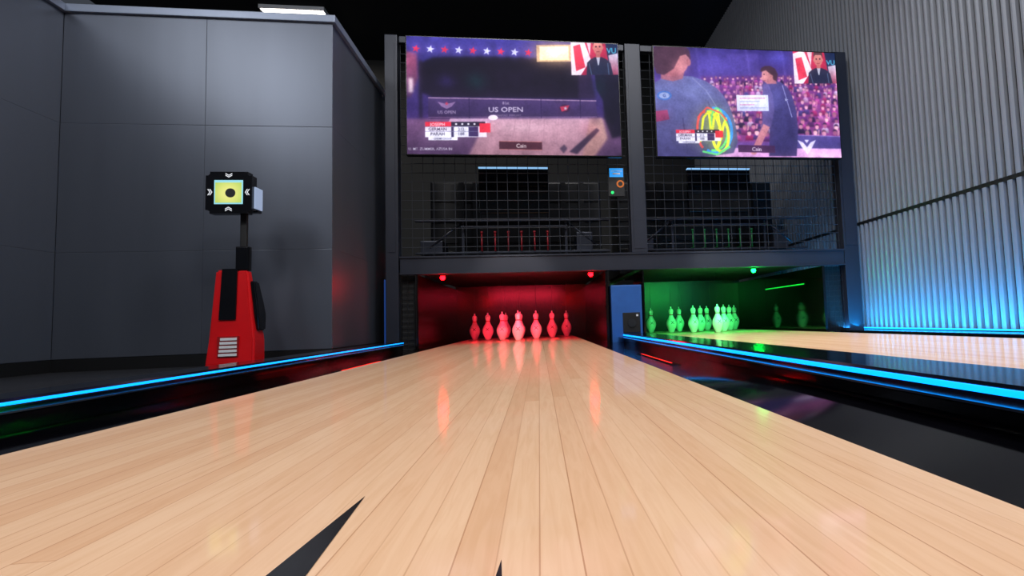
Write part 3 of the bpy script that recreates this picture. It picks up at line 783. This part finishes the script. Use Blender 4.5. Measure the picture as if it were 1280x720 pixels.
# ------------------------------------------------------------------ kiosk
ks=empty('game_kiosk',(-1.56,3.03,FL),'red and black pedestal kiosk with small yellow square screen','kiosk')
bm=bmesh.new()
levels(bm,[(0,-0.122,0.108,-0.03,0.07),(0.02,-0.120,0.110,-0.03,0.09),(0.15,-0.112,0.104,-0.015,0.10),(0.34,-0.105,0.078,0.0,0.07),(0.51,-0.098,0.058,0.012,0.05)])
bmesh.ops.bevel(bm,geom=bm.edges[:],offset=0.010,segments=3,affect='EDGES')
fin('base',bm,M_red,ks,label='red tapered metal pedestal')
bm=bmesh.new(); levels(bm,[(0.25,-0.066,0.014,-0.014,0.02),(0.515,-0.062,0.010,0.004,0.045)]); fin('front_inset',bm,M_black_gloss,ks)
bm=bmesh.new(); levels(bm,[(0.19,0.085,0.112,0.02,0.09),(0.27,0.080,0.110,0.015,0.10),(0.34,0.072,0.100,0.02,0.095),(0.45,0.056,0.086,0.02,0.07)])
bmesh.ops.bevel(bm,geom=bm.edges[:],offset=0.007,segments=3,affect='EDGES'); fin('side_cover',bm,M_black_gloss,ks)
bm=bmesh.new(); box(bm,-0.062,0.036,-0.0285,-0.015,0.06,0.165); fin('vent',bm,mat('vent_red',(150,20,26),0.4),ks)
for k in range(5):
    bm=bmesh.new(); z=0.064+k*0.020
    bbox(bm,-0.055+0.002*k,0.030,-0.033,-0.028,z,z+0.013,0.001); fin('vent_slat',bm,M_white,ks)
bm=bmesh.new(); bbox(bm,-0.008,0.056,0.02,0.055,0.505,0.635,0.008); fin('post_sleeve',bm,M_black_gloss,ks)
bm=bmesh.new(); bbox(bm,0.010,0.042,0.025,0.045,0.63,0.82,0.006); fin('post',bm,M_black,ks)
bm=bmesh.new()
t=bmesh.new(); box(t,-0.128,0.092,-0.03,0.02,0.80,1.02)
bmesh.ops.bevel(t,geom=[e for e in t.edges if abs((e.verts[0].co-e.verts[1].co).y)>0.04],offset=0.020,segments=3,affect='EDGES'); merge(bm,t)
bbox(bm,-0.10,0.096,0.02,0.07,0.815,0.95,0.008)
fin('display_housing',bm,M_black_gloss,ks)
bm=bmesh.new(); bbox(bm,0.0925,0.101,-0.01,0.065,0.83,0.945,0.003); fin('side_light_panel',bm,emis('pale_side',(170,190,225),0.5),ks)
cx,cz=-0.018,0.912
bm=bmesh.new(); box(bm,cx-0.068,cx+0.068,-0.0325,-0.030,cz-0.063,cz+0.063); fin('screen_border',bm,E_palecyan,ks)
bm=bmesh.new(); box(bm,cx-0.062,cx+0.062,-0.034,-0.0325,cz-0.056,cz+0.050); fin('screen',bm,E_yellow,ks)
bm=bmesh.new(); cyl(bm,(cx+0.01,-0.0355,cz-0.005),(cx+0.01,-0.034,cz-0.005),0.024,n=24); fin('screen_dot',bm,M_black,ks)
E_chev=emis('chevron_white',(225,228,235),0.7)
for a in range(4):
    bm=bmesh.new(); R=Matrix.Rotation(a*math.pi/2,4,'Y')
    for off in (0.0,0.009):
        for s in (-1,1):
            q=[Vector((0,0,0.083+off-0.006)),Vector((s*0.016,0,0.083+off+0.004)),Vector((s*0.016,0,0.083+off+0.009)),Vector((0,0,0.083+off-0.001))]
            vs=[bm.verts.new((R@v)+Vector((cx,-0.0312-0.0002*s,cz))) for v in q]; bm.faces.new(vs)
    fin('chevron',bm,E_chev,ks,norm=False)

# ------------------------------------------------------------------ lights
def area(name,loc,target,sx,sy,energy,colr=(1,1,1),spread=None):
    l=bpy.data.lights.new(name,'AREA'); l.shape='RECTANGLE'; l.size=sx; l.size_y=sy; l.energy=energy; l.color=colr
    if spread: l.spread=math.radians(spread)
    o=bpy.data.objects.new(name,l); col.objects.link(o); o.location=loc
    o.rotation_euler=(Vector(target)-Vector(loc)).to_track_quat('-Z','Y').to_euler()
    return o
for x,y,en in ((-1.4,-0.6,50),(0.9,-0.6,58),(-0.6,0.9,38),(1.4,1.0,40)):
    area('approach_light',(x,y,4.1),(x*0.6,y+1.0,0),0.6,0.6,en,(1,0.98,0.96))
area('lane_light',(0.2,2.9,4.25),(0.2,2.6,0),0.6,0.6,46,(1,0.98,0.96))
area('lane_light',(1.7,2.7,4.25),(1.7,2.8,0),0.6,0.6,24,(0.97,1,0.97),70)
area('side_light',(-3.3,-0.1,3.25),(-1.8,3.4,1.2),1.1,1.1,50,(0.95,0.97,1))
area('wall_wash',(2.58,2.0,0.03),(2.72,2.0,0.55),6.0,0.05,52,(0.0,0.42,1.0))
area('wall_wash',(2.50,1.8,0.02),(2.72,1.8,0.8),5.6,0.05,26,(0.03,0.40,1.0))
for x,c3,en in ((LC[0],(1,0.02,0.06),11),(LC[1],(0.04,1,0.20),10)):
    area('pit_light',(x,FY+0.30,0.55),(x,5.0,0.0),0.9,0.08,en,c3,115)
# unseen low-angle fill spots added to brighten the pins, passing under the beam
def spot(loc,target,energy,angle,colr):
    l=bpy.data.lights.new('pin_fill_spot','SPOT'); l.energy=energy; l.spot_size=math.radians(angle); l.spot_blend=0.6; l.color=colr; l.shadow_soft_size=0.08
    o=bpy.data.objects.new('pin_fill_spot',l); col.objects.link(o); o.location=loc
    o.rotation_euler=(Vector(target)-Vector(loc)).to_track_quat('-Z','Y').to_euler()
spot((LC[0],1.3,1.85),(LC[0],4.78,0.13),95,13,(1,0.93,0.95))
spot((LC[1]-0.1,1.3,1.85),(LC[1],4.85,0.13),130,17,(0.95,1,0.96))
w=bpy.data.worlds.new('world'); scene.world=w; w.use_nodes=True
w.node_tree.nodes['Background'].inputs[0].default_value=(0.35,0.4,0.5,1); w.node_tree.nodes['Background'].inputs[1].default_value=0.12

# ------------------------------------------------------------------ camera
cam=bpy.data.cameras.new('camera'); cam.sensor_width=36; cam.lens=36*670/1280
cam.shift_x=-130/1280; cam.shift_y=-8/1280; cam.clip_start=0.01
co=bpy.data.objects.new('camera',cam); col.objects.link(co)
f=Vector((0.144,0.987,0.0705)).normalized(); r=Vector((0.989,-0.144,-0.036)); r=(r-f*r.dot(f)).normalized(); u=r.cross(f)
R=Matrix((r,u,-f)).transposed().to_4x4(); R.translation=Vector((0,0,0.15))
co.matrix_world=R
scene.camera=co
